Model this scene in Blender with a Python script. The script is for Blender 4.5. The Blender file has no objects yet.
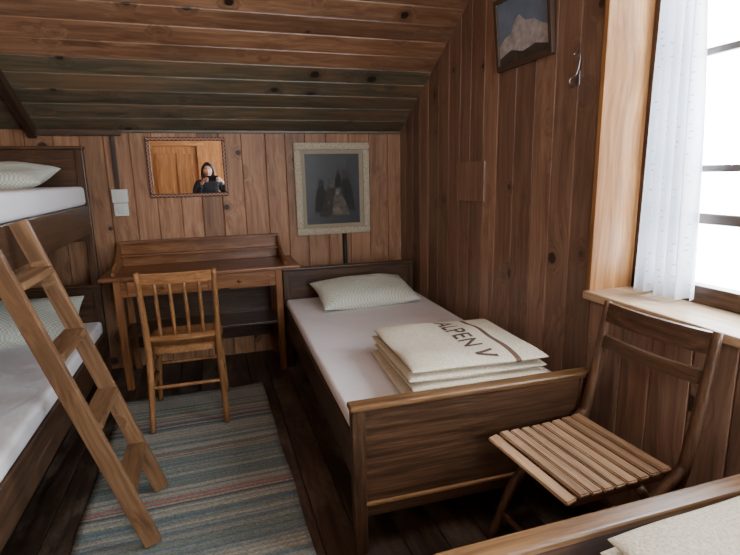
import bpy, bmesh, math, random
from mathutils import Vector, Matrix, noise, Euler
random.seed(7)
SC=bpy.context.scene
# ------------------------------------------------------------------ materials
def newmat(name):
    m=bpy.data.materials.new(name); m.use_nodes=True
    nt=m.node_tree; b=nt.nodes['Principled BSDF']
    return m,nt,b
def s2l(c):
    return tuple(((x/255)/12.92 if x/255<=.04045 else ((x/255+.055)/1.055)**2.4) for x in c)+(1,)
def N(nt,t,**k):
    n=nt.nodes.new(t)
    for a,v in k.items(): setattr(n,a,v)
    return n
def math_(nt,op,a,b=None,c=None,clamp=False):
    n=nt.nodes.new('ShaderNodeMath'); n.operation=op; n.use_clamp=clamp
    for i,v in enumerate((a,b,c)):
        if v is None: continue
        if isinstance(v,(int,float)): n.inputs[i].default_value=v
        else: nt.links.new(v,n.inputs[i])
    return n.outputs[0]
def maprange(nt,v,a,b,c,d,smooth=False):
    n=nt.nodes.new('ShaderNodeMapRange'); 
    if smooth: n.interpolation_type='SMOOTHSTEP'
    nt.links.new(v,n.inputs[0])
    for i,x in enumerate((a,b,c,d)): n.inputs[i+1].default_value=x
    return n.outputs[0]
def plain(name,col,rough=.6,metal=0,bump=0,bscale=60,spec=None,var=0):
    m,nt,b=newmat(name)
    b.inputs['Base Color'].default_value=s2l(col); b.inputs['Roughness'].default_value=rough; b.inputs['Metallic'].default_value=metal
    if spec is not None: b.inputs['Specular IOR Level'].default_value=spec
    tc=N(nt,'ShaderNodeTexCoord'); no=N(nt,'ShaderNodeTexNoise'); no.inputs['Scale'].default_value=bscale; no.inputs['Detail'].default_value=4
    nt.links.new(tc.outputs['Object'],no.inputs['Vector'])
    if var:
        mx=N(nt,'ShaderNodeMixRGB',blend_type='MULTIPLY'); mx.inputs[0].default_value=1; mx.inputs[1].default_value=s2l(col)
        v=maprange(nt,no.outputs[0],.3,.7,1-var,1+var*.3)
        cc=N(nt,'ShaderNodeCombineColor'); 
        for i in range(3): nt.links.new(v,cc.inputs[i])
        nt.links.new(cc.outputs[0],mx.inputs[2]); nt.links.new(mx.outputs[0],b.inputs['Base Color'])
    if bump:
        bp=N(nt,'ShaderNodeBump'); bp.inputs['Strength'].default_value=bump; bp.inputs['Distance'].default_value=.01
        nt.links.new(no.outputs[0],bp.inputs['Height']); nt.links.new(bp.outputs[0],b.inputs['Normal'])
    return m
def wood(name,dark,mid,light,axis='Z',rough=.5,knots=1.0,across=26,along=1.3,var=.35,kscale=4.2,spec=.4,kcol=None,bump=.25,worn=None,wr=(.52,.66,.7)):
    m,nt,b=newmat(name); L=nt.links.new
    tc=N(nt,'ShaderNodeTexCoord'); oi=N(nt,'ShaderNodeObjectInfo'); at=N(nt,'ShaderNodeAttribute',attribute_name='rnd')
    r=math_(nt,'ADD',math_(nt,'MULTIPLY',oi.outputs['Random'],13.7),math_(nt,'MULTIPLY',at.outputs['Fac'],29.3))
    cx=N(nt,'ShaderNodeCombineXYZ'); L(r,cx.inputs[0]); L(math_(nt,'MULTIPLY',r,1.7),cx.inputs[1]); L(math_(nt,'MULTIPLY',r,2.3),cx.inputs[2])
    P=N(nt,'ShaderNodeVectorMath',operation='ADD'); L(tc.outputs['Object'],P.inputs[0]); L(cx.outputs[0],P.inputs[1])
    vo=N(nt,'ShaderNodeTexVoronoi'); vo.inputs['Scale'].default_value=kscale; L(P.outputs[0],vo.inputs['Vector'])
    d=vo.outputs['Distance']; sp=N(nt,'ShaderNodeSeparateColor'); L(vo.outputs['Color'],sp.inputs[0])
    pres=math_(nt,'GREATER_THAN',sp.outputs[0],1-.68*knots)
    sz=math_(nt,'MULTIPLY_ADD',sp.outputs[1],.08,.06)
    k=math_(nt,'DIVIDE',d,sz); kn=math_(nt,'MULTIPLY',maprange(nt,k,.75,1.15,1,0,True),pres)
    halo=math_(nt,'MULTIPLY',maprange(nt,k,1,3.2,1,0,True),pres)
    sc={'X':(along,across,across),'Y':(across,along,across),'Z':(across,across,along)}[axis]
    mp=N(nt,'ShaderNodeMapping'); mp.inputs['Scale'].default_value=sc; L(P.outputs[0],mp.inputs[0])
    low=N(nt,'ShaderNodeTexNoise'); low.inputs['Scale'].default_value=1.8; low.inputs['Detail'].default_value=1; L(P.outputs[0],low.inputs['Vector'])
    sh=math_(nt,'ADD',math_(nt,'MULTIPLY',low.outputs[0],3.0),math_(nt,'MULTIPLY',halo,1.6))
    ad=N(nt,'ShaderNodeVectorMath',operation='ADD'); L(mp.outputs[0],ad.inputs[0]); L(sh,ad.inputs[1])
    g=N(nt,'ShaderNodeTexNoise'); g.inputs['Scale'].default_value=1; g.inputs['Detail'].default_value=5; g.inputs['Roughness'].default_value=.62; L(ad.outputs[0],g.inputs['Vector'])
    g2=N(nt,'ShaderNodeTexNoise'); g2.inputs['Scale'].default_value=3.2; g2.inputs['Detail'].default_value=2; L(ad.outputs[0],g2.inputs['Vector'])
    v=math_(nt,'ADD',math_(nt,'MULTIPLY',g.outputs[0],.7),math_(nt,'MULTIPLY',g2.outputs[0],.3))
    cr=N(nt,'ShaderNodeValToRGB'); e=cr.color_ramp.elements
    e[0].position=.34; e[0].color=s2l(dark); e[1].position=.66; e[1].color=s2l(light); x=e.new(.5); x.color=s2l(mid)
    L(v,cr.inputs[0])
    fr=math_(nt,'FRACT',math_(nt,'ADD',math_(nt,'MULTIPLY',at.outputs['Fac'],7.31),math_(nt,'MULTIPLY',oi.outputs['Random'],3.3)))
    br=maprange(nt,fr,0,1,1-var,1+var*.35)
    big=N(nt,'ShaderNodeTexNoise'); big.inputs['Scale'].default_value=1.1; big.inputs['Detail'].default_value=3; L(P.outputs[0],big.inputs['Vector'])
    br=math_(nt,'MULTIPLY',br,maprange(nt,big.outputs[0],.3,.7,.76,1.15))
    cc=N(nt,'ShaderNodeCombineColor')
    for i in range(3): L(br,cc.inputs[i])
    mu=N(nt,'ShaderNodeMixRGB',blend_type='MULTIPLY'); mu.inputs[0].default_value=1; L(cr.outputs[0],mu.inputs[1]); L(cc.outputs[0],mu.inputs[2])
    col=mu.outputs[0]
    if worn:
        wn=N(nt,'ShaderNodeTexNoise'); wn.inputs['Scale'].default_value=3.2; wn.inputs['Detail'].default_value=6; wn.inputs['Roughness'].default_value=.7
        wm=N(nt,'ShaderNodeMapping'); wm.inputs['Scale'].default_value={'X':(.4,1.6,1.6),'Y':(1,.4,1),'Z':(1,1,.4)}[axis]; L(P.outputs[0],wm.inputs[0]); L(wm.outputs[0],wn.inputs['Vector'])
        mw=N(nt,'ShaderNodeMixRGB'); L(maprange(nt,wn.outputs[0],wr[0],wr[1],0,wr[2]),mw.inputs[0]); L(col,mw.inputs[1]); mw.inputs[2].default_value=s2l(worn); col=mw.outputs[0]
    mk=N(nt,'ShaderNodeMixRGB'); kf=math_(nt,'ADD',math_(nt,'MULTIPLY',kn,.85),math_(nt,'MULTIPLY',halo,.25),clamp=True)
    L(kf,mk.inputs[0]); L(col,mk.inputs[1]); mk.inputs[2].default_value=s2l(kcol or tuple(int(q*.45) for q in dark))
    L(mk.outputs[0],b.inputs['Base Color']); b.inputs['Roughness'].default_value=rough; b.inputs['Specular IOR Level'].default_value=spec
    bp=N(nt,'ShaderNodeBump'); bp.inputs['Strength'].default_value=bump; bp.inputs['Distance'].default_value=.003; L(v,bp.inputs['Height']); L(bp.outputs[0],b.inputs['Normal'])
    return m
WOODS={}
def W(kind,axis):
    if (kind,axis) not in WOODS:
        P={'wall':dict(dark=(130,88,60),mid=(166,120,86),light=(190,146,108),kcol=(54,34,24),rough=.5),
           'wallr':dict(dark=(114,84,66),mid=(146,112,90),light=(168,134,110),kcol=(50,34,26),rough=.40,spec=.55),
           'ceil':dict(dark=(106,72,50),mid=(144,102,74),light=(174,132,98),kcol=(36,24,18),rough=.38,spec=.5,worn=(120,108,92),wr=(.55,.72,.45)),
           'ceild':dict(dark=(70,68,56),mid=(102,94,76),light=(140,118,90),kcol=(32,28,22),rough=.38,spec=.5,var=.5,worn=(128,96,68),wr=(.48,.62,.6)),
           'bed':dict(dark=(46,31,21),mid=(72,50,34),light=(98,70,48),knots=0,across=60,along=2.5,rough=.34,var=.15,bump=.15),
           'cap':dict(dark=(84,58,36),mid=(122,88,56),light=(152,114,76),knots=0,across=50,along=2,rough=.34,var=.15),
           'desk':dict(dark=(96,60,36),mid=(134,88,54),light=(162,114,74),knots=.4,rough=.3,var=.15),
           'chair':dict(dark=(104,68,40),mid=(142,98,60),light=(170,124,80),knots=0,across=70,along=3,rough=.33,var=.15),
           'ladder':dict(dark=(84,58,38),mid=(118,86,58),light=(146,112,78),knots=.3,rough=.45,var=.12,kscale=6),
           'fold':dict(dark=(60,40,28),mid=(84,60,42),light=(110,80,58),knots=0,across=60,along=2.5,rough=.36,var=.15),
           'slat':dict(dark=(134,104,78),mid=(174,140,108),light=(200,168,134),knots=0,across=70,along=2,rough=.35,var=.25,worn=(96,70,50),wr=(.56,.68,.6)),
           'reveal':dict(dark=(132,88,48),mid=(168,118,70),light=(192,144,92),knots=.3,rough=.45,var=.1,bump=.35),
           'sill':dict(dark=(160,130,98),mid=(190,162,128),light=(212,188,154),knots=.2,rough=.4,var=.1),
           'floor':dict(dark=(40,31,25),mid=(62,49,40),light=(86,69,56),knots=.2,rough=.42,var=.4,worn=(122,106,92)),
           'dark':dict(dark=(48,34,24),mid=(66,48,34),light=(88,64,46),knots=0,rough=.5,var=.1),
           'door':dict(dark=(150,94,52),mid=(184,124,74),light=(206,150,96),knots=.6,rough=.45,var=.15)}[kind]
        WOODS[(kind,axis)]=wood('wood_'+kind+'_'+axis.lower(),axis=axis,**P)
    return WOODS[(kind,axis)]
# ------------------------------------------------------------------ geometry helpers
def empty(name,loc=(0,0,0),rz=0):
    o=bpy.data.objects.new(name,None); SC.collection.objects.link(o); o.location=loc; o.rotation_euler=(0,0,rz); o.empty_display_size=.1
    return o
def obj(name,bm,mat=None,parent=None,smooth=False,M=None):
    me=bpy.data.meshes.new(name); bmesh.ops.recalc_face_normals(bm,faces=bm.faces); bm.to_mesh(me); bm.free()
    if smooth:
        for p in me.polygons: p.use_smooth=True
    o=bpy.data.objects.new(name,me); SC.collection.objects.link(o)
    if mat: 
        for q in (mat if isinstance(mat,list) else [mat]): me.materials.append(q)
    if M is not None: o.matrix_basis=M
    if parent: o.parent=parent
    return o
def box(name,lo,hi,kind,parent=None,axis=None,bev=.004,segs=2):
    lo=Vector(lo);hi=Vector(hi);s=hi-lo;c=(lo+hi)/2
    bm=bmesh.new(); bmesh.ops.create_cube(bm,size=1); bmesh.ops.scale(bm,vec=s,verts=bm.verts)
    if bev: bmesh.ops.bevel(bm,geom=bm.edges[:],offset=min(bev,min(s)*.45),segments=segs,profile=.6,affect='EDGES')
    if isinstance(kind,str):
        axis=axis or 'XYZ'[max(range(3),key=lambda i:s[i])]; mat=W(kind,axis)
    else: mat=kind
    return obj(name,bm,mat,parent,M=Matrix.Translation(c))
def beam(name,p0,p1,wx,wy,kind,parent=None,hint=(0,1,0),bev=.004,top=None):
    p0=Vector(p0);p1=Vector(p1);z=(p1-p0);L=z.length;z.normalize();h=Vector(hint);y=(h-z*h.dot(z)).normalized();x=y.cross(z)
    bm=bmesh.new(); bmesh.ops.create_cube(bm,size=1); bmesh.ops.scale(bm,vec=(wx,wy,L),verts=bm.verts)
    bmesh.ops.bevel(bm,geom=bm.edges[:],offset=bev,segments=2,profile=.6,affect='EDGES')
    M=Matrix((x,y,z)).transposed().to_4x4(); M.translation=(p0+p1)/2
    return obj(name,bm,W(kind,'Z') if isinstance(kind,str) else kind,parent,M=M)
def catmull(pts,n=6):
    P=[Vector(p) for p in pts]; 
    if len(P)<3: return [P[0].lerp(P[1],i/n) for i in range(n+1)]
    Q=[2*P[0]-P[1]]+P+[2*P[-1]-P[-2]]; out=[]
    for i in range(1,len(Q)-2):
        for j in range(n):
            t=j/n;a,b,c,d=Q[i-1:i+3]
            out.append(.5*((2*b)+(c-a)*t+(2*a-5*b+4*c-d)*t*t+(3*b-a-3*c+d)*t**3))
    out.append(P[-1]); return out
def tube(name,pts,rad,mat,parent=None,segs=14,n=6,flat=1.0,hint=(0,1,0)):
    path=catmull(pts,n); R=rad if isinstance(rad,(list,tuple)) else [rad]*len(pts)
    m=len(path)-1; k=len(R)-1; bm=bmesh.new(); rings=[]
    for i,p in enumerate(path):
        t=(path[min(i+1,m)]-path[max(i-1,0)]).normalized(); h=Vector(hint)
        if abs(t.dot(h))>.95: h=Vector((1,0,0))
        y=(h-t*h.dot(t)).normalized(); x=y.cross(t)
        f=i/m*k; a=int(min(f,k-1)) if k>0 else 0; r=R[a]+(R[min(a+1,k)]-R[a])*(f-a)
        rings.append([bm.verts.new(p+x*math.cos(2*math.pi*j/segs)*r+y*math.sin(2*math.pi*j/segs)*r*flat) for j in range(segs)])
    for i in range(m):
        for j in range(segs): bm.faces.new((rings[i][j],rings[i][(j+1)%segs],rings[i+1][(j+1)%segs],rings[i+1][j]))
    bm.faces.new(rings[0]); bm.faces.new(rings[-1])
    return obj(name,bm,W(mat,'Z') if isinstance(mat,str) else mat,parent,smooth=True)
def planks(name,items,t,mats,backing=0):
    bm=bmesh.new(); cl=bm.loops.layers.float_color.new('rnd'); c=.005
    for (o,wd,ld,nd,w,l,mi) in items:
        o=Vector(o);wd=Vector(wd);ld=Vector(ld);nd=Vector(nd); g=.0008
        sec=[(g,-t),(w-g,-t),(w-g,-c),(w-c,0),(c,0),(g,-c)]
        A=[bm.verts.new(o+wd*a+nd*b) for a,b in sec]; B=[bm.verts.new(o+wd*a+nd*b+ld*l) for a,b in sec]
        r=random.random(); fs=[bm.faces.new(A),bm.faces.new(B)]
        for i in range(6): fs.append(bm.faces.new((A[i],A[(i+1)%6],B[(i+1)%6],B[i])))
        for f in fs:
            f.material_index=mi
            for lp in f.loops: lp[cl]=(r,r,r,1)
    return obj(name,bm,mats)
def ws(total,base,j=.02):
    out=[];s=0
    while s<total-1e-6:
        w=base+random.uniform(-j,j)
        if total-s-w<base*.5: w=total-s
        out.append((s,w)); s+=w
    return out
# ------------------------------------------------------------------ room shell
XL,XR,YB,YN=-1.78,1.53,4.0,-1.35
ZE=1.735; SL=.56; YF=2.3; ZT=ZE+SL*(YB-YF)
items=[((XL+s,YB,0),(1,0,0),(0,0,1),(0,-1,0),w,ZE+.05,0) for s,w in ws(XR-XL,.165)]
planks('wall_back',items,.02,[W('wall','Z')])
OPS=[(0.62,1.725),(-1.05,-.05)]; ZS,ZH=.875,2.3; RD=.27
items=[]
edges=[YN]+[v for o in sorted(OPS) for v in o]+[YB]
for i in range(len(edges)-1):
    a,b=edges[i],edges[i+1]
    for s,w in ws(b-a,.15):
        y=a+s; top=min(ZT,ZE+SL*(YB-y))+.03
        if i%2==1:
            items.append(((XR,y,0),(0,1,0),(0,0,1),(-1,0,0),w,ZS,0)); items.append(((XR,y,ZH),(0,1,0),(0,0,1),(-1,0,0),w,top-ZH,0))
        else: items.append(((XR,y,0),(0,1,0),(0,0,1),(-1,0,0),w,top,0))
planks('wall_right',items,.02,[W('wallr','Z')])
wr=bpy.data.objects['wall_right']
def wbox(n,lo,hi,k='dark',p=None): return box(n,lo,hi,k,p,bev=0)
for i in range(len(edges)-1):
    a,b=edges[i],edges[i+1]
    if i%2==1:
        wbox('backing_low_%d'%i,(XR+.021,a,0),(XR+RD,b,ZS-.03),p=wr); wbox('backing_top_%d'%i,(XR+.021,a,ZH+.025),(XR+RD,b,ZT+.1),p=wr)
    else: wbox('backing_%d'%i,(XR+.021,a+(.025 if i else 0),0),(XR+RD,b-(.025 if i<4 else 0),ZT+.1),p=wr)
items=[((XL,YN+s,0),(0,1,0),(0,0,1),(1,0,0),w,min(ZT,ZE+SL*(YB-YN-s))+.03,0) for s,w in ws(YB-YN,.16)]
planks('wall_left',items,.02,[W('wall','Z')])
DX0,DX1,DZ=-.95,-.1,1.98; NX0,NX1=.42,1.38
items=[]
for a,b,z0,z1 in ((XL,DX0,0,ZT),(DX0,DX1,DZ,ZT),(DX1,NX0,0,ZT),(NX0,NX1,0,ZS),(NX0,NX1,ZH,ZT),(NX1,XR,0,ZT)):
    for s,w in ws(b-a,.16): items.append(((a+s,YN,z0),(1,0,0),(0,0,1),(0,1,0),w,z1-z0+(.03 if z1==ZT else 0),0))
planks('wall_near',items,.02,[W('door','Z')])
# ceiling
sl=math.hypot(1,SL); dirv=Vector((0,-1,SL))/sl; nrm=Vector((0,-SL,-1))/sl; Ls=(YB-YF)*sl
items=[]
for s,w in ws(Ls,.14,.008):
    o=Vector((XL,YB,ZE))+dirv*s
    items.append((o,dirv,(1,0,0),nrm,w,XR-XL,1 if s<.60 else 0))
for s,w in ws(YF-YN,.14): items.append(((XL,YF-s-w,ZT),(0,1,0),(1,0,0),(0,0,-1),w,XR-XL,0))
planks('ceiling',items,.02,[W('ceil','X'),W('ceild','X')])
ce=bpy.data.objects['ceiling']
bm=bmesh.new(); vs=[bm.verts.new(v) for v in ((XL-.1,YB+.3,ZE-.13),(XR+.25,YB+.3,ZE-.13),(XR+.25,YF,ZT+.04),(XL-.1,YF,ZT+.04),(XR+.25,YN-.1,ZT+.04),(XL-.1,YN-.1,ZT+.04))]
bm.faces.new((vs[0],vs[1],vs[2],vs[3]))
bm.faces.new((vs[3],vs[2],vs[4],vs[5])); obj('roof_deck',bm,W('dark','X'),ce)
wbox('back_backing',(XL-.1,YB+.021,-.05),(XR+.25,YB+.08,ZE+.1),p=bpy.data.objects['wall_back'])
wbox('left_backing',(XL-.1,YN,-.05),(XL-.021,YB,ZT+.1),p=bpy.data.objects['wall_left'])
wn_=bpy.data.objects['wall_near']
for k,(a,b_,z0,z1) in enumerate(((XL-.1,NX0-.025,-.05,ZT+.1),(NX1+.025,XR+.25,-.05,ZT+.1),(NX0-.025,NX1+.025,-.05,ZS-.03),(NX0-.025,NX1+.025,ZH+.025,ZT+.1))):
    wbox('near_backing_%d'%k,(a,YN-.16,z0),(b_,YN-.06,z1),p=wn_)
items=[((XL+s,YN,0),(1,0,0),(0,1,0),(0,0,1),w,YB-YN,0) for s,w in ws(XR-XL,.15)]
planks('floor',items,.03,[W('floor','Y')])
wbox('subfloor',(XL-.1,YN-.1,-.08),(XR+.25,YB+.1,-.032),p=bpy.data.objects['floor'])
p0=Vector((-1.09,YB,ZE))+nrm*.03; beam('trim_rafter',p0,p0+dirv*Ls,.05,.07,'dark',hint=nrm)
p0=Vector((-1.08,YB-.02,ZE-.02)); beam('trim_ceiling',p0,p0+Vector((.52,0,.0)),.035,.03,'dark',hint=(0,1,0))
beam('trim_cornice',(-.55,YB-.012,ZE-.008),(XR,YB-.012,ZE-.008),.02,.02,'ceild',hint=(0,1,0))
# door
dr=empty('door_1',(0,0,0))
box('leaf',(DX0+.05,YN-.045,.01),(DX1-.05,YN-.01,DZ-.05),'door',dr,'Z')
for i,(z0,z1) in enumerate(((.12,.85),(1.0,1.8))):
    for j,(x0,x1) in enumerate(((DX0+.13,-.56),(-.49,DX1-.13))): box('panel_%d%d'%(i,j),(x0,YN-.01,z0),(x1,YN+.004,z1),'door',dr,'Z',bev=.012)
box('jamb_l',(DX0-.02,YN-.05,0),(DX0+.05,YN+.03,DZ),'door',dr); box('jamb_r',(DX1-.05,YN-.05,0),(DX1+.02,YN+.03,DZ),'door',dr); box('head',(DX0-.05,YN-.05,DZ-.05),(DX1+.05,YN+.035,DZ+.05),'door',dr)
brass=plain('brass',(170,140,80),.3,1); tube('handle',[(DX1-.1,YN,1.0),(DX1-.1,YN+.05,1.0),(DX1-.2,YN+.05,1.0)],.009,brass,dr)
# windows
glass,nt,b=newmat('window_glass'); nt.nodes.remove(b)
tr=N(nt,'ShaderNodeBsdfTransparent'); gl=N(nt,'ShaderNodeBsdfGlossy'); gl.inputs['Roughness'].default_value=.02; mx=N(nt,'ShaderNodeMixShader'); mx.inputs[0].default_value=.05
nt.links.new(tr.outputs[0],mx.inputs[1]); nt.links.new(gl.outputs[0],mx.inputs[2]); nt.links.new(mx.outputs[0],nt.nodes['Material Output'].inputs[0])
frm=plain('window_frame_paint',(84,72,64),.45)
def window(name,a,b_,loc,rz,depth):
    w=empty(name,loc,rz); X0,X1=-.004,depth
    box('reveal_far',(X0,b_,ZS-.02),(X1,b_+.024,ZH),'reveal',w,'Z',bev=.003)
    box('reveal_near',(X0,a-.024,ZS-.02),(X1,a,ZH),'reveal',w,'Z',bev=.003)
    box('reveal_head',(X0,a-.024,ZH),(X1,b_+.024,ZH+.024),'reveal',w,'Y',bev=.003)
    box('sill',(-.03,a-.03,ZS-.02),(X1+.03,b_+.015,ZS+.015),'sill',w,'Y',bev=.008)
    fx0,fx1=X1-.05,X1+.01
    box('frame_far',(fx0,b_-.08,ZS+.015),(fx1,b_,ZH),'bed',w); box('frame_near',(fx0,a,ZS+.015),(fx1,a+.07,ZH),'bed',w)
    box('frame_bottom',(fx0,a,ZS+.015),(fx1,b_,ZS+.085),'bed',w); box('frame_top',(fx0,a,ZH-.06),(fx1,b_,ZH),'bed',w)
    mid=(a+b_)/2-.06
    box('mullion',(fx0+.005,mid-.04,ZS+.08),(fx1-.005,mid+.04,ZH-.05),frm,w)
    for k,(z,h) in enumerate(((1.395,.013),(1.81,.013),(1.21,.02))): box('muntin_%d'%k,(fx0+.018,a+.05,z-h),(fx1-.018,b_-.05,z+h),frm,w)
    bm=bmesh.new(); q=[bm.verts.new((X1-.015,y,z)) for y,z in ((a+.05,ZS+.07),(b_-.05,ZS+.07),(b_-.05,ZH-.05),(a+.05,ZH-.05))]; bm.faces.new(q); obj('glass_pane',bm,glass,w)
    ld=bpy.data.lights.new('portal','AREA'); ld.shape='RECTANGLE'; ld.size=ZH-ZS; ld.size_y=b_-a; ld.cycles.is_portal=True
    lo=bpy.data.objects.new('portal_light',ld); SC.collection.objects.link(lo); lo.parent=w; lo.location=(X1+.04,(a+b_)/2,(ZS+ZH)/2); lo.rotation_euler=(0,math.radians(90),0)
    return w
window('window_1',OPS[0][0],OPS[0][1],(XR,0,0),0,RD-.005)
window('window_2',OPS[1][0],OPS[1][1],(XR,0,0),0,RD-.005)  # added opening out of view, lets in more side light
window('window_3',NX0,NX1,(0,YN,0),math.radians(-90),.16)  # invented opening behind the camera, gives soft frontal fill
# ------------------------------------------------------------------ fabrics
def fabric(name,col,rough=.9,wr=.3,wscale=6,weave=500,wv=.1,grid=None):
    m,nt,b=newmat(name); L=nt.links.new
    tc=N(nt,'ShaderNodeTexCoord'); n1=N(nt,'ShaderNodeTexNoise'); n1.inputs['Scale'].default_value=wscale; n1.inputs['Detail'].default_value=3; n1.inputs['Distortion'].default_value=.8
    n2=N(nt,'ShaderNodeTexNoise'); n2.inputs['Scale'].default_value=weave; n2.inputs['Detail'].default_value=2
    L(tc.outputs['Object'],n1.inputs['Vector']); L(tc.outputs['Object'],n2.inputs['Vector'])
    b1=N(nt,'ShaderNodeBump'); b1.inputs['Strength'].default_value=wr; b1.inputs['Distance'].default_value=.03; L(n1.outputs[0],b1.inputs['Height'])
    b2=N(nt,'ShaderNodeBump'); b2.inputs['Strength'].default_value=wv; b2.inputs['Distance'].default_value=.004; L(n2.outputs[0],b2.inputs['Height']); L(b1.outputs[0],b2.inputs['Normal']); L(b2.outputs[0],b.inputs['Normal'])
    b.inputs['Roughness'].default_value=rough; b.inputs['Specular IOR Level'].default_value=.15
    if grid:
        ck=N(nt,'ShaderNodeTexChecker'); ck.inputs['Scale'].default_value=grid[1]; ck.inputs[1].default_value=s2l(col); ck.inputs[2].default_value=s2l(grid[0]); L(tc.outputs['Object'],ck.inputs[0]); L(ck.outputs[0],b.inputs['Base Color'])
    else: b.inputs['Base Color'].default_value=s2l(col)
    return m
sheet=fabric('cotton_sheet',(230,227,228),wr=.5,wscale=3.5)
pilm=fabric('pillow_check',(222,223,212),wr=.4,wscale=9,grid=((184,192,176),90))
def soft(name,c,size,mat,parent=None,n=2.5,e=.5,rot=(0,0,0),res=28,nz=.006,ns=6,flatb=1.0,pinch=.0,seed=0,M=None):
    sx,sy,sz=size; bm=bmesh.new(); 
    def pt(i,j,s):
        u=math.sin(math.pi/2*(2*i/res-1)); v=math.sin(math.pi/2*(2*j/res-1))
        h=(max(0,1-abs(u)**n)*max(0,1-abs(v)**n))**e
        x=sx/2*u*(1-pinch*(1-v*v)*abs(u)**4); y=sy/2*v*(1-pinch*(1-u*u)*abs(v)**4)
        z=s*sz/2*h*(1 if s>0 else flatb)
        d=noise.noise(Vector((x*ns+seed,y*ns,s*3+seed)))*nz*h
        d2=noise.noise(Vector((y*ns*.7+seed,z*20,x*2)))*nz*.5
        return Vector((x+d2,y+d2,z+d))
    top=[[bm.verts.new(pt(i,j,1)) for j in range(res+1)] for i in range(res+1)]
    bot=[[top[i][j] if i in(0,res) or j in (0,res) else bm.verts.new(pt(i,j,-1)) for j in range(res+1)] for i in range(res+1)]
    for g in (top,bot):
        for i in range(res):
            for j in range(res):
                try: bm.faces.new((g[i][j],g[i+1][j],g[i+1][j+1],g[i][j+1]))
                except ValueError: pass
    Mx=Matrix.Translation(c)@Euler(rot).to_matrix().to_4x4()
    return obj(name,bm,mat,parent,smooth=True,M=Mx)
# ------------------------------------------------------------------ beds
def bed_end(par,x0,x1,y,z0,zt,inner,tag,kind='bed'):
    t=.045
    box(tag+'_post_l',(x0,y-t/2,z0),(x0+.05,y+t/2,zt-.012),kind,par); box(tag+'_post_r',(x1-.05,y-t/2,z0),(x1,y+t/2,zt-.012),kind,par)
    box(tag+'_panel',(x0+.045,y-.014,z0+.19),(x1-.045,y+.012,zt-.02),kind,par,'X')
    box(tag+'_rail',(x0+.045,y-.02,z0+.155),(x1-.045,y+.02,z0+.205),kind,par)
    box(tag+'_bead',(x0+.045,y-.026,z0+.2),(x1-.045,y+.01,z0+.212),'cap',par)
    box(tag+'_cap',(x0-.008,y-.03,zt-.022),(x1+.008,y+.03,zt),'cap' if zt<.65 else kind,par,'X',bev=.010,segs=3)
def bed(par,x0,x1,y0,y1,z0,zfoot,zhead,zr0,zr1,zm,feet=True):
    bed_end(par,x0,x1,y0,z0,zfoot,1,'footboard'); bed_end(par,x0,x1,y1,z0,zhead,-1,'headboard')
    for tag,xa,xb in (('rail_l',x0+.006,x0+.034),('rail_r',x1-.034,x1-.006)): box(tag,(xa,y0+.015,zr0),(xb,y1-.015,zr1),'bed',par)
    box('slat_base',(x0+.034,y0+.03,zr0+.03),(x1-.034,y1-.03,zr0+.05),'desk',par,'X')
    box('mattress_base',(x0+.036,y0+.03,zr0+.05),(x1-.036,y1-.03,zr1-.005),sheet,par,bev=.01)
    m=box('mattress',(x0+.012,y0+.03,zr1+.001),(x1-.012,y1-.03,zm),sheet,par,bev=.03,segs=5)
    for p in m.data.polygons: p.use_smooth=True
b1=empty('single_bed',(.415,1.6,0),math.radians(-1.2))
bed(b1,0,1.0,0,2.0,0,.603,.745,.29,.46,.52)
b2=empty('single_bed',(.40,-1.17,0)); b2.name='single_bed.001'
bed(b2,0,1.03,0,2.0,0,.7,.60,.25,.44,.50)
bk=empty('bunk_bed',(-1.745,1.68,0))
bed(bk,0,1.0,0,2.0,0,.72,.72,.2,.38,.47)
up=empty('upper_bunk',(0,0,.85)); up.parent=bk
bed(up,0,1.0,0,2.0,0,.72,.76,.21,.39,.51)
for i,(x,y) in enumerate(((.025,0),(.975,0),(.025,2.0),(.975,2.0))): box('stack_post_%d'%i,(x-.024,y-.022,.70),(x+.024,y+.022,.9),'bed',bk)
# ladder
ld=empty('bunk_ladder')
f=lambda z:(-.305-(.706-.305)*z/1.25)
for i,y in enumerate((1.87,2.235)):
    beam('rail_%d'%i,(f(0.02),y,0.026),(f(1.25),y,1.25),.062,.03,'ladder',ld,hint=(0,1,0))
for i,z in enumerate((.26,.53,.80,1.06)): 
    box('tread_%d'%i,(f(z)-.04,1.885,z-.014),(f(z)+.04,2.22,z+.014),'ladder',ld,'Y')
# ------------------------------------------------------------------ desk
dk=empty('writing_desk'); zt=.78; dx0,dx1,dy0,dy1=-.722,.575,3.49,3.975
box('top',(dx0,dy0,zt-.026),(dx1,dy1,zt),'desk',dk,bev=.008,segs=3)
lx0,lx1,ly0,ly1=dx0+.10,dx1-.155,dy0+.05,dy1-.03
for i,(x,y) in enumerate(((lx0,ly0),(lx1,ly0),(lx0,ly1),(lx1,ly1))):
    beam('leg_%d'%i,(x+(.012 if x<0 else -.0),y,0),(x,y,zt-.026),.045,.045,'desk',dk)
box('apron_front',(lx0+.02,ly0-.014,zt-.14),(lx1-.02,ly0+.008,zt-.026),'desk',dk); box('apron_back',(lx0+.02,ly1-.01,zt-.14),(lx1-.02,ly1+.01,zt-.026),'desk',dk)
for i,x in enumerate((lx0,lx1)): box('apron_side_%d'%i,(x-.01,ly0+.02,zt-.14),(x+.01,ly1-.02,zt-.026),'desk',dk,'Y')
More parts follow.
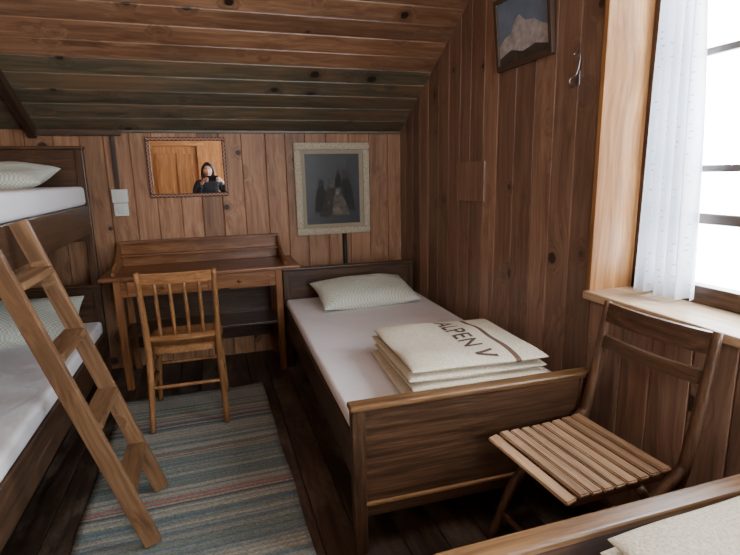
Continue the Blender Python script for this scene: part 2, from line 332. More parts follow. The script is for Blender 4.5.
for i,(a,b_) in enumerate(((lx0+.06,-.12),(-.06,lx1-.06))):
    box('drawer_%d'%i,(a,ly0-.022,zt-.128),(b_,ly0-.012,zt-.036),'desk',dk,'X'); tube('knob_%d'%i,[((a+b_)/2,ly0-.02,zt-.082),((a+b_)/2,ly0-.045,zt-.082)],[.007,.013],'cap',dk,hint=(0,0,1))
box('shelf',(lx0,ly0+.06,.34),(lx1,ly1,.36),'bed',dk,'X'); box('modesty_board',(lx0,ly1-.012,.16),(lx1,ly1+.004,.64),'bed',dk,'X')
gx0,gx1=-.645,.478
box('gallery_back',(gx0,dy1-.02,zt),(gx1,dy1,zt+.165),'desk',dk,'X'); box('gallery_cap',(gx0-.01,dy1-.06,zt+.165),(gx1+.01,dy1,zt+.182),'desk',dk)
box('gallery_shelf',(gx0,dy1-.10,zt+.075),(gx1,dy1-.01,zt+.088),'desk',dk)
for i,x in enumerate((gx0,gx1)):
    bm=bmesh.new(); prof=[(dy1,0),(dy1,.17),(dy1-.07,.17),(dy1-.13,.13),(dy1-.2,.075),(dy1-.33,.05),(dy1-.40,.02),(dy1-.41,0)]
    A=[bm.verts.new((-.009,y-dy1,z)) for y,z in prof]; B=[bm.verts.new((.009,y-dy1,z)) for y,z in prof]; bm.faces.new(A); bm.faces.new(B)
    for k in range(8): bm.faces.new((A[k],A[(k+1)%8],B[(k+1)%8],B[k]))
    obj('gallery_side_%d'%i,bm,W('desk','Y'),dk,M=Matrix.Translation((x,dy1,zt)))
# ------------------------------------------------------------------ desk chair
dc=empty('wooden_chair',(-.20,3.05,0.013),math.radians(-1))
bm=bmesh.new(); out=[]
for k in range(40):
    a=2*math.pi*k/40; c,s=math.cos(a),math.sin(a); ex=2/4.5
    x=math.copysign(abs(c)**ex,c); y=math.copysign(abs(s)**ex,s); wv=.20+.02*y; out.append((x*wv,y*.215))
A=[bm.verts.new((x,y,.016)) for x,y in out]; B=[bm.verts.new((x,y,-.016)) for x,y in out]
A2=[bm.verts.new((x*.93,y*.93,.02)) for x,y in out]; A3=[bm.verts.new((x*.6,y*.6,.012)) for x,y in out]
bm.faces.new(B); bm.faces.new(A3)
for k in range(40):
    j=(k+1)%40; bm.faces.new((A[k],A[j],B[j],B[k])); bm.faces.new((A[k],A[j],A2[j],A2[k])); bm.faces.new((A2[k],A2[j],A3[j],A3[k]))
obj('seat',bm,W('chair','Y'),dc,smooth=False,M=Matrix.Translation((0,.01,.455)))
for s in (-1,1):
    tube('back_post_%d'%(s+1),[(s*.20,-.235,0),(s*.19,-.205,.24),(s*.185,-.185,.45),(s*.188,-.215,.7),(s*.192,-.27,.91)],[.015,.018,.019,.017,.014],'chair',dc,flat=1.15)
    tube('front_leg_%d'%(s+1),[(s*.205,.205,0),(s*.19,.19,.24),(s*.175,.17,.45)],[.014,.018,.02],'chair',dc)
    tube('side_stretcher_%d'%(s+1),[(s*.197,.197,.20),(s*.193,-.21,.20)],.010,'chair',dc)
    tube('side_stretcher_up_%d'%(s+1),[(s*.19,.19,.30),(s*.19,-.2,.30)],.009,'chair',dc)
tube('front_stretcher',[(-.195,.197,.25),(.195,.197,.25)],.010,'chair',dc); tube('rear_stretcher',[(-.19,-.208,.25),(.19,-.208,.25)],.010,'chair',dc)
def curved_rail(name,z0,z1,dep,par,kind,x=.185,yb=-.25,lean=.25,t=.018,axis='X'):
    bm=bmesh.new(); n=14; R=[]
    for i in range(n+1):
        u=-1+2*i/n; xx=u*x; yy=-dep*(1-u*u)
        R.append([bm.verts.new((xx,yb+yy+(-lean*(z-z0))+q,z)) for z,q in ((z0,-t/2),(z0,t/2),(z1,t/2),(z1,-t/2))])
    for i in range(n):
        for k in range(4): bm.faces.new((R[i][k],R[i][(k+1)%4],R[i+1][(k+1)%4],R[i+1][k]))
    bm.faces.new(R[0]); bm.faces.new(R[-1])
    bmesh.ops.bevel(bm,geom=[e for e in bm.edges if abs((e.verts[0].co-e.verts[1].co).x)>.005],offset=.004,segments=2,affect='EDGES')
    return obj(name,bm,W(kind,axis),par)
curved_rail('top_rail',.845,.905,.025,dc,'chair',yb=-.25)
curved_rail('lower_rail',.515,.545,.012,dc,'chair',yb=-.19,lean=.1)
for i,u in enumerate((-.6,-.2,.2,.6)):
    x=u*.185; tube('spindle_%d'%i,[(x,-.195-.012*(1-u*u),.54),(x,-.215-.02*(1-u*u),.68),(x,-.255-.022*(1-u*u),.85)],[.008,.011,.008],'chair',dc,n=5,segs=10)
# ------------------------------------------------------------------ folding slatted chair
fc=empty('folding_chair',(1.14,1.295,0),math.radians(3))
for s in (-1,1):
    y=s*.215
    tube('back_post_%d'%(s+1),[(.315,y,.90),(.28,y,.68),(.235,y,.46),(.20,y,.36)],[.012,.016,.017,.015],'fold',fc,flat=1.3)
    tube('rear_leg_%d'%(s+1),[(.06,y*.93,.42),(.18,y*.93,.25),(.30,y*.93,.0)],[.016,.017,.014],'fold',fc,flat=1.2)
    tube('front_leg_%d'%(s+1),[(.235,y,.46),(.08,y,.35),(-.09,y,.22),(-.19,y,.0)],[.017,.018,.017,.014],'fold',fc,flat=1.2)
    box('seat_rail_%d'%(s+1),(-.20,y*.86-.013,.415),(.22,y*.86+.013,.445),'fold',fc,'X')
tube('front_stretcher',[(-.15,-.21,.11),(-.15,.21,.11)],.010,'fold',fc,hint=(0,0,1)); tube('rear_stretcher',[(.23,-.2,.14),(.23,.2,.14)],.010,'fold',fc,hint=(0,0,1))
for i in range(9):
    x=-.205+i*.0475; w=.039; tw=.205
    bm=bmesh.new(); bmesh.ops.create_cube(bm,size=1); bmesh.ops.scale(bm,vec=(w,2*tw,.014),verts=bm.verts); bmesh.ops.bevel(bm,geom=bm.edges[:],offset=.004,segments=2,affect='EDGES')
    zz=.452-.008*math.sin(math.pi*i/8)-(.012 if i==0 else 0)
    obj('seat_slat_%d'%i,bm,W('slat','Y'),fc,M=Matrix.Translation((x,0,zz))@Matrix.Rotation(math.radians(-14 if i==0 else 0),4,'Y'))
for i,(z0,z1,xb) in enumerate(((.825,.895,.288),(.725,.77,.275))):
    o=curved_rail('back_slat_%d'%i,z0,z1,-.022,fc,'fold',x=.215,yb=0,lean=.2,t=.016)
    o.matrix_basis=Matrix.Translation((xb+.015,0,0))@Matrix.Rotation(math.radians(90),4,'Z')
# ------------------------------------------------------------------ rug
m,nt,b=newmat('rag_rug'); L=nt.links.new
tc=N(nt,'ShaderNodeTexCoord'); sp=N(nt,'ShaderNodeSeparateXYZ'); L(tc.outputs['Object'],sp.inputs[0])
wob=N(nt,'ShaderNodeTexNoise'); wob.inputs['Scale'].default_value=6; L(tc.outputs['Object'],wob.inputs['Vector'])
yy=math_(nt,'ADD',math_(nt,'MULTIPLY',sp.outputs[1],1),math_(nt,'MULTIPLY',wob.outputs[0],.012))
band=math_(nt,'FLOOR',math_(nt,'MULTIPLY',yy,80)); wn=N(nt,'ShaderNodeTexWhiteNoise',noise_dimensions='1D'); L(band,wn.inputs['W'])
cr=N(nt,'ShaderNodeValToRGB'); cr.color_ramp.interpolation='CONSTANT'
cols=[(0,(130,132,124)),(.16,(106,116,112)),(.3,(146,144,132)),(.44,(112,122,110)),(.56,(96,108,114)),(.68,(156,150,134)),(.80,(152,98,88)),(.87,(114,126,124)),(.94,(80,88,92))]
e=cr.color_ramp.elements
for i,(p,c) in enumerate(cols):
    x=e[i] if i<2 else e.new(p); x.position=p; x.color=s2l(c)
L(wn.outputs['Value'],cr.inputs[0])
n2=N(nt,'ShaderNodeTexNoise'); n2.inputs['Scale'].default_value=90; n2.inputs['Detail'].default_value=3; mp=N(nt,'ShaderNodeMapping'); mp.inputs['Scale'].default_value=(1,2.2,1); L(tc.outputs['Object'],mp.inputs[0]); L(mp.outputs[0],n2.inputs['Vector'])
mu=N(nt,'ShaderNodeMixRGB',blend_type='OVERLAY'); mu.inputs[0].default_value=.9; L(cr.outputs[0],mu.inputs[1]); L(n2.outputs[0],mu.inputs[2]); L(mu.outputs[0],b.inputs['Base Color'])
bp=N(nt,'ShaderNodeBump'); bp.inputs['Strength'].default_value=.7; bp.inputs['Distance'].default_value=.006; L(n2.outputs[0],bp.inputs['Height']); L(bp.outputs[0],b.inputs['Normal']); b.inputs['Roughness'].default_value=.95
bm=bmesh.new(); nx,ny=24,90; rx0,rx1,ry0,ry1=-.44,.44,-1.4,1.4; G=[]
for i in range(nx+1):
    row=[]
    for j in range(ny+1):
        u,v=i/nx,j/ny; x=rx0+(rx1-rx0)*u+.012*noise.noise(Vector((v*8,u*2,0)))*abs(2*u-1); y=ry0+(ry1-ry0)*v
        row.append(bm.verts.new((x,y,.006+.003*noise.noise(Vector((x*5,y*5,1))))))
    G.append(row)
for i in range(nx):
    for j in range(ny): bm.faces.new((G[i][j],G[i+1][j],G[i+1][j+1],G[i][j+1]))
r=bmesh.ops.extrude_face_region(bm,geom=bm.faces[:]); 
for v in r['geom']:
    if isinstance(v,bmesh.types.BMVert): v.co.z+=.006
for v in bm.verts: v.co.z=max(v.co.z-.004,.0005)
obj('striped_rug',bm,m,smooth=True,M=Matrix.Translation((-.172,1.93,0))@Matrix.Rotation(math.radians(1),4,'Z'))
# ------------------------------------------------------------------ pillows
soft('pillow',(.98,3.28,.60),(.70,.40,.15),pilm,rot=(math.radians(14),0,math.radians(4)),pinch=.06,seed=2,nz=.02)
p=soft('pillow',(-1.21,3.42,1.43),(.68,.40,.15),pilm,rot=(math.radians(12),0,math.radians(-3)),pinch=.06,seed=5,nz=.02); p.name='pillow.001'
p=soft('pillow',(-1.17,3.40,.57),(.70,.42,.16),pilm,rot=(math.radians(24),0,math.radians(5)),pinch=.06,seed=9,nz=.02); p.name='pillow.002'
# ------------------------------------------------------------------ blankets
def wool(name,stripes=()):
    m,nt,b=newmat(name); L=nt.links.new
    tc=N(nt,'ShaderNodeTexCoord'); sp=N(nt,'ShaderNodeSeparateXYZ'); L(tc.outputs['Object'],sp.inputs[0])
    n2=N(nt,'ShaderNodeTexNoise'); n2.inputs['Scale'].default_value=160; n2.inputs['Detail'].default_value=3; L(tc.outputs['Object'],n2.inputs['Vector'])
    cr=N(nt,'ShaderNodeValToRGB'); cr.color_ramp.elements[0].position=.3; cr.color_ramp.elements[0].color=s2l((182,170,146)); cr.color_ramp.elements[1].position=.7; cr.color_ramp.elements[1].color=s2l((220,210,188)); L(n2.outputs[0],cr.inputs[0])
    col=cr.outputs[0]
    for x0,w in stripes:
        d=math_(nt,'ABSOLUTE',math_(nt,'SUBTRACT',sp.outputs[0],x0)); f_=math_(nt,'LESS_THAN',d,w)
        mx=N(nt,'ShaderNodeMixRGB'); L(f_,mx.inputs[0]); L(col,mx.inputs[1]); mx.inputs[2].default_value=s2l((100,78,66)); col=mx.outputs[0]
    L(col,b.inputs['Base Color']); b.inputs['Roughness'].default_value=.95; b.inputs['Specular IOR Level'].default_value=.1
    bp=N(nt,'ShaderNodeBump'); bp.inputs['Strength'].default_value=.5; bp.inputs['Distance'].default_value=.004; L(n2.outputs[0],bp.inputs['Height']); L(bp.outputs[0],b.inputs['Normal'])
    return m
woolS=wool('wool_striped',((.155,.012),)); woolP=wool('wool_plain')
brown=plain('brown_wool',(84,64,54),.95)
def blanket(name,loc,rz,W_=.60,D_=.58,text=True):
    e_=empty(name,loc,rz); t=.037
    offs=[(-.012,.0,1.0),(.004,-.006,.985),(-.006,.004,.99),(.004,0,.985)]
    for i,(ox,oy,k) in enumerate(offs):
        soft('fold_%d'%i,(ox,oy,t*(i+.5)),(W_*k,D_*k,t*1.08),woolS if i==3 else woolP,e_,n=7,e=.5,nz=.018,ns=5,seed=i*3.1,res=40)
    if text:
        def surf(x,y):
            # numerical inverse of the cloth surface (soft() shifts x,y by the same small amount d2)
            xx,yy=x-offs[3][0],y-offs[3][1]; ax,ay=xx,yy
            for _ in range(4):
                u=ax/(W_*.985/2);v=ay/(D_*.985/2); h=(max(0,1-abs(u)**7)*max(0,1-abs(v)**7))**.5
                z=t*1.08/2*h; d2=noise.noise(Vector((ay*5*.7+9.3,z*20,ax*2)))*.018*.5; ax,ay=xx-d2,yy-d2
            return t*3.5+z+noise.noise(Vector((ax*5+9.3,ay*5,3+9.3)))*.018*h
        cu=bpy.data.curves.new('t','FONT'); cu.body='ALPEN'; cu.size=.118; cu.offset=.002; cu.space_character=1.1; cu.align_x='CENTER'
        to=bpy.data.objects.new('t',cu); SC.collection.objects.link(to); bpy.context.view_layer.update()
        me=bpy.data.meshes.new_from_object(to.evaluated_get(bpy.context.evaluated_depsgraph_get())); bpy.data.objects.remove(to)
        bm=bmesh.new(); bm.from_mesh(me); bmesh.ops.triangulate(bm,faces=bm.faces)
        bmesh.ops.subdivide_edges(bm,edges=[e for e in bm.edges if e.calc_length()>.02],cuts=3)
        for v in bm.verts:
            x,y=v.co.x,v.co.y; nx_,ny_=y-.0,-x+.05
            v.co=Vector((nx_,ny_,surf(nx_,ny_)+.0022))
        obj('lettering',bm,brown,e_)
        bm=bmesh.new(); 
        for (a,b0),(c,d) in ((((.09),-.185),(.005,-.215)),((.005,-.215),(.09,-.245))):
            n=8
            for q in range(n):
                p0=Vector((a+(c-a)*q/n,b0+(d-b0)*q/n)); p1=Vector((a+(c-a)*(q+1)/n,b0+(d-b0)*(q+1)/n)); w=.010
                vs=[bm.verts.new((P.x,P.y+s_*w,surf(P.x,P.y+s_*w)+.0022)) for P,s_ in ((p0,-1),(p1,-1),(p1,1),(p0,1))]; bm.faces.new(vs)
        obj('logo_mark',bm,brown,e_)
    return e_
blanket('folded_wool_blanket',(.985,1.935,.528),math.radians(-3))
bb=blanket('folded_wool_blanket',(1.04,.50,.508),math.radians(2),W_=.6,D_=.5,text=False); bb.name='folded_wool_blanket.001'
# ------------------------------------------------------------------ mirror
mr=empty('wall_mirror'); mx0,mx1,mz0,mz1=-.408,.138,1.262,1.688; y1=YB-.001
mm,nt,b=newmat('mirror_silver'); b.inputs['Metallic'].default_value=1; b.inputs['Roughness'].default_value=.01; b.inputs['Base Color'].default_value=(.85,.87,.86,1)
box('mirror_glass',(mx0+.02,y1-.016,mz0+.02),(mx1-.02,y1-.010,mz1-.02),mm,mr,bev=0)
pat,nt,b=newmat('red_ornament'); tc=N(nt,'ShaderNodeTexCoord'); ck=N(nt,'ShaderNodeTexChecker'); ck.inputs['Scale'].default_value=70; ck.inputs[1].default_value=s2l((132,44,38)); ck.inputs[2].default_value=s2l((164,128,92)); nt.links.new(tc.outputs['Object'],ck.inputs[0]); nt.links.new(ck.outputs[0],b.inputs['Base Color'])
fw=.026
for n_,lo,hi in (('frame_top',(mx0,0,mz1-fw),(mx1,0,mz1)),('frame_bottom',(mx0,0,mz0),(mx1,0,mz0+fw)),('frame_left',(mx0,0,mz0+fw),(mx0+fw,0,mz1-fw)),('frame_right',(mx1-fw,0,mz0+fw),(mx1,0,mz1-fw))):
    box(n_,(lo[0],y1-.026,lo[2]),(hi[0],y1,hi[2]),'dark',mr); 
    c=[(lo[0]+hi[0])/2,(lo[2]+hi[2])/2]; hx=(hi[0]-lo[0])/2-.006; hz=(hi[2]-lo[2])/2-.006
    box(n_+'_ornament',(c[0]-hx,y1-.029,c[1]-hz),(c[0]+hx,y1-.025,c[1]+hz),pat,mr,bev=0)
# ------------------------------------------------------------------ framed print on back wall
fp=empty('framed_print'); px0,px1,pz0,pz1=.642,1.250,.928,1.648
gold=plain('frame_gilt',(196,184,158),.45,.0,bump=.5,bscale=90,var=.4); matb=plain('print_mount',(160,150,128),.8)
inkm=plain('print_ground',(30,29,28),.45,var=.4,bscale=9)
for n_,lo,hi in (('frame_top',(px0,pz1-.055),(px1,pz1)),('frame_bottom',(px0,pz0),(px1,pz0+.055)),('frame_left',(px0,pz0+.055),(px0+.055,pz1-.055)),('frame_right',(px1-.055,pz0+.055),(px1,pz1-.055))):
    box(n_,(lo[0],y1-.03,lo[1]),(hi[0],y1,hi[1]),gold,fp,bev=.01,segs=3)
    box(n_+'_bead',(lo[0]+.014,y1-.036,lo[1]+.014),(hi[0]-.014,y1-.028,hi[1]-.014),gold,fp,bev=.003)
box('mount',(px0+.05,y1-.012,pz0+.05),(px1-.05,y1-.006,pz1-.05),matb,fp,bev=0)
box('print',(px0+.085,y1-.014,pz0+.085),(px1-.085,y1-.0125,pz1-.085),inkm,fp,bev=0)
tones=[plain('print_tone_%d'%i,c,.7,var=.55,bscale=26) for i,c in enumerate(((44,42,40),(64,60,54),(100,94,84),(126,118,104)))]
def fig(i,x,z,h,w,lean,tn,th):
    pr_=[(-.50,0),(-.46,.3),(-.34,.62),(-.2,.78),(.2,.78),(.36,.60),(.48,.28),(.52,0)]
    bm=bmesh.new(); bm.faces.new([bm.verts.new((a*w+lean*b_,0,b_*h)) for a,b_ in pr_]); obj('figure_robe_%d'%i,bm,tones[tn],fp,M=Matrix.Translation((x,y1-.0146-.0003*i,z)))
    bm=bmesh.new(); bmesh.ops.create_circle(bm,cap_ends=True,segments=16,radius=1)
    for v in bm.verts: v.co=Vector((v.co.x*h*.085,0,v.co.y*h*.11))
    obj('figure_head_%d'%i,bm,tones[th],fp,M=Matrix.Translation((x+lean*.9,y1-.0147-.0003*i,z+h*.88)))
for i,a in enumerate(((.84,1.11,.26,.10,.01,0,1),(1.07,1.12,.32,.11,-.02,0,1),(.92,1.09,.27,.14,.02,1,2),(1.01,1.08,.21,.13,-.03,2,3),(.965,1.09,.07,.10,.0,3,3),(.88,1.07,.13,.10,.03,1,2),(.99,1.30,.14,.06,.0,0,1))): fig(i,*a)
# picture on right wall, leaning forward
mp_=empty('framed_mountain_picture',(XR,2.27,1.915)); mp_.rotation_euler=(0,math.radians(-6),0)
sky=plain('painted_sky',(116,134,154),.5,var=.3,bscale=8); snow=plain('painted_snow',(184,180,178),.5,var=.4,bscale=30); rock=plain('painted_rock',(80,70,66),.5,var=.5,bscale=25)
dfm=plain('dark_frame',(78,62,50),.4)
def vb(n_,y0,z0,y1_,z1_,x0,x1_,mt): return box(n_,(-x1_,y0,z0),(-x0,y1_,z1_),mt,mp_,bev=.003)
for n_,q in (('frame_bottom',(-.23,0,.23,.025)),('frame_top',(-.23,.32,.23,.345)),('frame_left',(.205,.02,.23,.325)),('frame_right',(-.23,.02,-.205,.325))): vb(n_,*q,0,.022,dfm)
vb('picture',-.21,.02,.21,.325,.004,.010,sky)
def poly(n_,pts,x,mt):
    bm=bmesh.new(); bm.faces.new([bm.verts.new((-x,y,z)) for y,z in pts]); obj(n_,bm,mt,mp_)
poly('mountain',[(.205,.025),(.205,.12),(.15,.15),(.10,.16),(.06,.21),(.02,.23),(-.03,.19),(-.10,.18),(-.15,.15),(-.205,.13),(-.205,.025)],.0115,snow)
poly('foreground',[(.205,.025),(.205,.06),(.1,.085),(0,.06),(-.1,.075),(-.205,.05),(-.205,.025)],.012,rock)
box('wall_hatch',(XR-.014,2.62,1.225),(XR-.0005,2.96,1.462),'wallr',None,'Z',bev=.002)
steel=plain('steel_wire',(150,150,150),.35,1)
hk=empty('coat_hook',(XR,1.875,1.79)); tube('wire',[(-.004,.02,-.03),(-.03,.01,-.045),(-.05,0,-.02),(-.02,.0,.0),(-.012,-.01,.06),(-.03,-.02,.09),(-.055,-.02,.075)],.004,steel,hk,n=8); box('plate',(-.006,-.005,-.04),(0,.02,.02),steel,hk)
wh=plain('white_plastic',(205,205,196),.4); sw=empty('light_switch',(-.605,YB,1.235))
box('box_upper',(-.055,-.035,.0),(.05,-.0005,.095),wh,sw,bev=.006); box('box_lower',(-.05,-.03,-.095),(.045,-.0005,-.002),wh,sw,bev=.006)
box('rocker_upper',(-.03,-.042,.02),(.025,-.033,.075),wh,sw,bev=.004); box('rocker_lower',(-.025,-.037,-.075),(.02,-.028,-.02),wh,sw,bev=.004)
blk=plain('dark_cable',(30,28,26),.5)
cb=empty('wall_cable'); box('conduit',(-.632,YB-.022,1.33),(-.602,YB-.001,1.72),'dark',cb); 
pp=empty('heating_pipe'); tube('pipe',[(1.03,YB-.02,.02),(1.03,YB-.02,.93)],.018,blk,pp)
# ------------------------------------------------------------------ curtain
m,nt,b=newmat('curtain_voile'); nt.nodes.remove(b); L=nt.links.new
tc=N(nt,'ShaderNodeTexCoord'); mp=N(nt,'ShaderNodeMapping'); L(tc.outputs['UV'],mp.inputs[0])
vo=N(nt,'ShaderNodeTexVoronoi'); vo.inputs['Scale'].default_value=1; vo.inputs['Randomness'].default_value=.25; L(mp.outputs[0],vo.inputs['Vector'])
mp.inputs['Scale'].default_value=(14,52,1)
dots=math_(nt,'LESS_THAN',vo.outputs['Distance'],.16)
mc=N(nt,'ShaderNodeMixRGB'); L(dots,mc.inputs[0]); mc.inputs[1].default_value=(.78,.80,.85,1); mc.inputs[2].default_value=(.5,.53,.6,1)
df=N(nt,'ShaderNodeBsdfDiffuse'); tl=N(nt,'ShaderNodeBsdfTranslucent'); tp=N(nt,'ShaderNodeBsdfTransparent'); L(mc.outputs[0],df.inputs[0]); L(mc.outputs[0],tl.inputs[0])
m1=N(nt,'ShaderNodeMixShader'); m1.inputs[0].default_value=.22; L(df.outputs[0],m1.inputs[1]); L(tl.outputs[0],m1.inputs[2])
m2=N(nt,'ShaderNodeMixShader'); m2.inputs[0].default_value=.03; L(m1.outputs[0],m2.inputs[1]); L(tp.outputs[0],m2.inputs[2]); L(m2.outputs[0],nt.nodes['Material Output'].inputs[0])
def curtain(name,ya,yb_,yat,ybt,x,z0,z1):
    bm=bmesh.new(); uv=bm.loops.layers.uv.new('UVMap'); nu,nv=90,40; G=[]
    for i in range(nu+1):
        row=[]
        for j in range(nv+1):
            u,v=i/nu,j/nv; y=(ya+(yb_-ya)*u)*(1-v)+(yat+(ybt-yat)*u)*v
            xx=x+(.028-.006*v)*math.sin(u*2*math.pi*5+1.2*math.sin(v*3))+.008*math.sin(u*31+v*4)
            vv=bm.verts.new((xx,y,z0+(z1-z0)*v+.006*math.sin(u*20)*(1-v))); row.append((vv,(u,v)))
        G.append(row)
    for i in range(nu):
        for j in range(nv):
            q=[G[i][j],G[i+1][j],G[i+1][j+1],G[i][j+1]]; f_=bm.faces.new([a[0] for a in q])
            for lp,a in zip(f_.loops,q): lp[uv].uv=a[1]
    return obj(name,bm,m,smooth=True)
curtain('window_curtain',1.395,1.635,1.48,1.645,XR+.165,.905,2.24)
c=curtain('window_curtain',.66,.86,.66,.78,XR+.165,.905,2.24); c.name='window_curtain.001'
cr_=empty('curtain_rod'); tube('rod',[(XR+.165,.62,2.25),(XR+.165,1.725,2.25)],.008,brass,cr_,hint=(0,0,1))
# ------------------------------------------------------------------ photographer (seen in the mirror)
pe=empty('woman_with_phone')
skinm=plain('skin',(206,160,134),.5); hairm=plain('dark_hair',(34,24,20),.45,bump=.6,bscale=80); top_=plain('dark_sweater',(40,42,50),.9,bump=.3,bscale=200); jeans=plain('jeans',(52,62,84),.9,bump=.2,bscale=200); shoe=plain('shoes',(40,34,30),.6); lip=plain('lips',(170,84,80),.5); eyew=plain('eye_white',(230,228,224),.3); eyeb=plain('iris',(50,34,24),.3)
def skin(name,V,E,R,mat,par,root=0,sub=2):
    me=bpy.data.meshes.new(name); me.from_pydata([Vector(v) for v in V],E,[]); o=bpy.data.objects.new(name,me); SC.collection.objects.link(o); o.parent=par; me.materials.append(mat)
    md=o.modifiers.new('s','SKIN'); md.use_smooth_shade=True; ob=o.modifiers.new('u','SUBSURF'); ob.levels=sub; ob.render_levels=sub
    for i,r in enumerate(R):
        sv=me.skin_vertices[0].data[i]; sv.radius=(r,r) if isinstance(r,(int,float)) else r; sv.use_root=(i==root)
    return o
by=-.42
skin('sweater',[(0,by,.86),(0,by,1.05),(0,by,1.2),(0,by+.01,1.30),(0,by+.02,1.365),
  (-.15,by,1.315),(-.20,by+.02,1.20),(-.21,by+.08,1.07),(-.16,by+.19,1.17),(-.115,by+.28,1.29),
  (.15,by,1.315),(.22,by+.02,1.20),(.24,by+.08,1.07),(.235,by+.19,1.17),(.222,by+.28,1.29)],
  [(0,1),(1,2),(2,3),(3,4),(3,5),(5,6),(6,7),(7,8),(8,9),(3,10),(10,11),(11,12),(12,13),(13,14)],
  [(.178,.138),(.148,.108),(.16,.115),(.12,.085),(.06,.055),.062,.055,.046,.042,.034,.062,.055,.046,.042,.034],top_,pe)
skin('trousers',[(0,by,.93),(0,by,.86),(-.095,by,.78),(-.10,by+.01,.47),(-.10,by-.01,.09),(.095,by,.78),(.10,by+.01,.47),(.10,by-.01,.09)],
  [(0,1),(1,2),(2,3),(3,4),(1,5),(5,6),(6,7)],[(.14,.105),(.15,.115),.095,.065,.052,.095,.065,.052],jeans,pe)
for s in (-1,1): tube('shoe_%d'%(s+1),[(s*.10,by-.07,.045),(s*.10,by+.0,.05),(s*.105,by+.09,.04),(s*.11,by+.17,.03)],[.03,.042,.042,.022],shoe,pe,hint=(0,0,1),flat=.9)
skin('neck',[(0,by+.015,1.33),(0,by+.03,1.43)],[(0,1)],[.055,.05],skinm,pe)
HC=Vector((0,by+.065,1.505))
def shell(name,fn,mat,nu=48,nv=36):
    bm=bmesh.new(); bmesh.ops.create_uvsphere(bm,u_segments=nu,v_segments=nv,radius=1)
    for v in bm.verts: v.co=fn(v.co.normalized())
    return obj(name,bm,mat,pe,smooth=True,M=Matrix.Translation(HC))
def g(a,b,s): return math.exp(-((a-b)/s)**2)
def headf(d):
    x,y,z=d; X=x*.073; Y=y*.094; Z=z*.115
    t=max(0,-z); X*=1-.30*t**1.6; 
    if y<0 and z<0: Y*=1-.35*t
    if y>0: Y*=1-.06*t; Y-=.004*g(z,.15,.15)
    xa=abs(X)
    if y>0:
        Y+=.020*g(xa,0,.011)*max(0,min(1,(.13-z)/.40))*(1 if z>-.28 else max(0,1-(-.28-z)/.08))
        Y-=.007*g(xa,.029,.014)*g(z,.05,.14)
        Y+=.005*g(xa,.03,.022)*g(z,.25,.10)
        Y+=.004*g(xa,.038,.018)*g(z,-.25,.15)
        Y+=.005*g(xa,0,.018)*g(z,-.50,.07)
        Y+=.008*g(xa,0,.02)*g(z,-.82,.14)
    return Vector((X,Y,Z))
shell('head',headf,skinm,64,48)
def hairf(d):
    x,y,z=d
    X=x*.086; Y=y*.106-.008; Z=z*.126+.004
    if z<0: Z=z*.20; X=x*(.086+.012*min(1,-z))
    if y>0 and z<.62:
        Y=min(Y,.012+.085*max(0,(z-.25))/.37)
    if y>0 and z<.62 and abs(x)<.80: Y=min(Y,-.01 if z<.3 else Y)
    w=.003*noise.noise(Vector((math.atan2(x,y)*9,z*1.5,0)))
    return Vector((X+x*w*2,Y+y*w*2,Z))
shell('hair',hairf,hairm,64,44)
for s in (-1,1):
    tube('hair_lock_%d'%(s+1),[HC+Vector((s*.01,.075,.098)),HC+Vector((s*.05,.07,.07)),HC+Vector((s*.076,.03,.01)),HC+Vector((s*.082,.02,-.08)),HC+Vector((s*.075,.03,-.18))],[.012,.018,.02,.024,.01],hairm,pe,segs=12,flat=.7)
    soft('ear_%d'%(s+1),HC+Vector((s*.071,-.005,-.005)),(.02,.035,.06),skinm,pe,n=2,res=10,nz=0)
    for nm,r,dy,mt in (('eye',.0125,.0725,eyew),('iris',.006,.0805,eyeb)):
        bm=bmesh.new(); bmesh.ops.create_uvsphere(bm,u_segments=14,v_segments=10,radius=r); obj('%s_%d'%(nm,s+1),bm,mt,pe,smooth=True,M=Matrix.Translation(HC+Vector((s*.029,dy,.006)))@Matrix.Diagonal((1.15,1,.62,1)))
    tube('eyebrow_%d'%(s+1),[HC+Vector((s*.014,.088,.026)),HC+Vector((s*.03,.086,.031)),HC+Vector((s*.046,.074,.026))],.0028,hairm,pe,segs=8)
tube('mouth',[HC+Vector((-.023,.077,-.057)),HC+Vector((0,.088,-.058)),HC+Vector((.023,.077,-.057))],[.002,.006,.002],lip,pe,segs=8)
phm=plain('phone_body',(22,22,26),.2)
box('phone',(-.025,-.0165,1.348),(.135,-.008,1.424),phm,pe,bev=.003)
lens=plain('phone_lens',(10,10,14),.05)
for i,z in enumerate((1.40,1.378)): tube('phone_lens_%d'%i,[(0.0,-.009,z),(0.0,-.006,z)],.007,lens,pe,hint=(0,0,1),n=2)
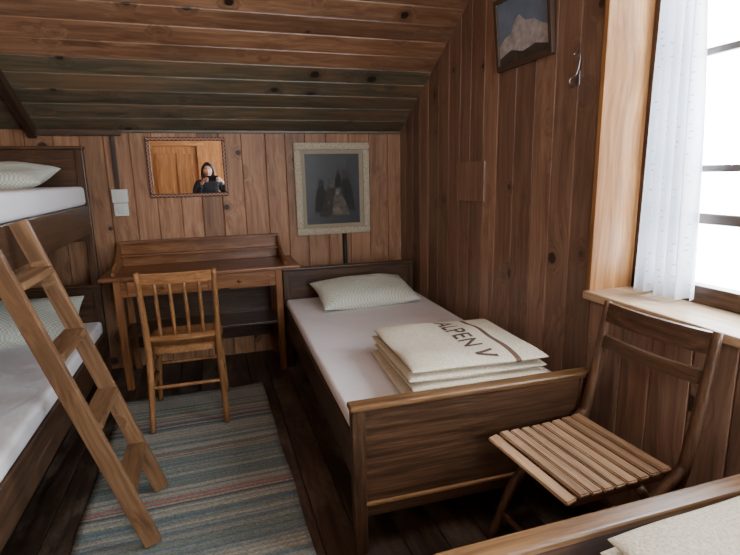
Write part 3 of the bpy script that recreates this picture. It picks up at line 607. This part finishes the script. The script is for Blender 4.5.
for s,tag in ((1,'right'),(-1,'left')):
    X=lambda x: x if s>0 else .11-x
    V=[(X(.218),-.135,1.30),(X(.200),-.095,1.325),(X(.176),-.060,1.352)];E=[(0,1),(1,2)];R=[(.025,.022),(.027,.019),(.028,.014)]
    for k,(z,l) in enumerate(((1.392,.9),(1.373,1.0),(1.355,.95),(1.338,.8))):
        b0=len(V); z2=z-(0 if s>0 else .004)
        V+=[(X(.160),-.038,z2),(X(.150),-.004,z2+.003),(X(.150-.022*l),.004,z2+.004),(X(.150-.046*l),.003,z2+.004)]; E+=[(2,b0),(b0,b0+1),(b0+1,b0+2),(b0+2,b0+3)]; R+=[.0085,.0078,.0072,.006]
    b0=len(V); V+=[(X(.184),-.075,1.362),(X(.160),-.052,1.388),(X(.128),-.028,1.394)]; E+=[(1,b0),(b0,b0+1),(b0+1,b0+2)]; R+=[.013,.0105,.0085]
    skin(tag+'_hand',V,E,R,skinm,pe,0,2)
# ------------------------------------------------------------------ added fill lamp, hung out of view to brighten the room
cl=empty('fill_lamp',(-.5,.75,ZT)); em,nt,b=newmat('fill_lamp_globe'); b.inputs['Emission Color'].default_value=(1,.95,.9,1); b.inputs['Emission Strength'].default_value=32; b.inputs['Base Color'].default_value=(.9,.88,.84,1)
tube('rose',[(0,0,0),(0,0,-.03)],[.05,.045],wh,cl); tube('stem',[(0,0,-.02),(0,0,-.12)],.007,wh,cl)
bm=bmesh.new(); bmesh.ops.create_uvsphere(bm,u_segments=24,v_segments=16,radius=.14); obj('globe',bm,em,cl,smooth=True,M=Matrix.Translation((0,0,-.24)))
# ------------------------------------------------------------------ world / camera
w=bpy.data.worlds.new('overcast_sky'); SC.world=w; w.use_nodes=True; bg=w.node_tree.nodes['Background']; bg.inputs[0].default_value=(.84,.92,1,1); bg.inputs[1].default_value=32
cam=bpy.data.cameras.new('camera'); co=bpy.data.objects.new('camera',cam); SC.collection.objects.link(co); SC.camera=co
cam.sensor_width=36; cam.lens=36*502.23/740; cam.clip_start=.05
th,ph,ro=math.radians(17.2991),math.radians(11.6347),math.radians(-1.1776)
F=Vector((math.sin(th)*math.cos(ph),math.cos(th)*math.cos(ph),-math.sin(ph))); R=Vector((math.cos(th),-math.sin(th),0)); U=R.cross(F)
R2=R*math.cos(ro)+U*math.sin(ro); U2=-R*math.sin(ro)+U*math.cos(ro)
Mc=Matrix((R2,U2,-F)).transposed().to_4x4(); Mc.translation=(0,0,1.4); co.matrix_world=Mc
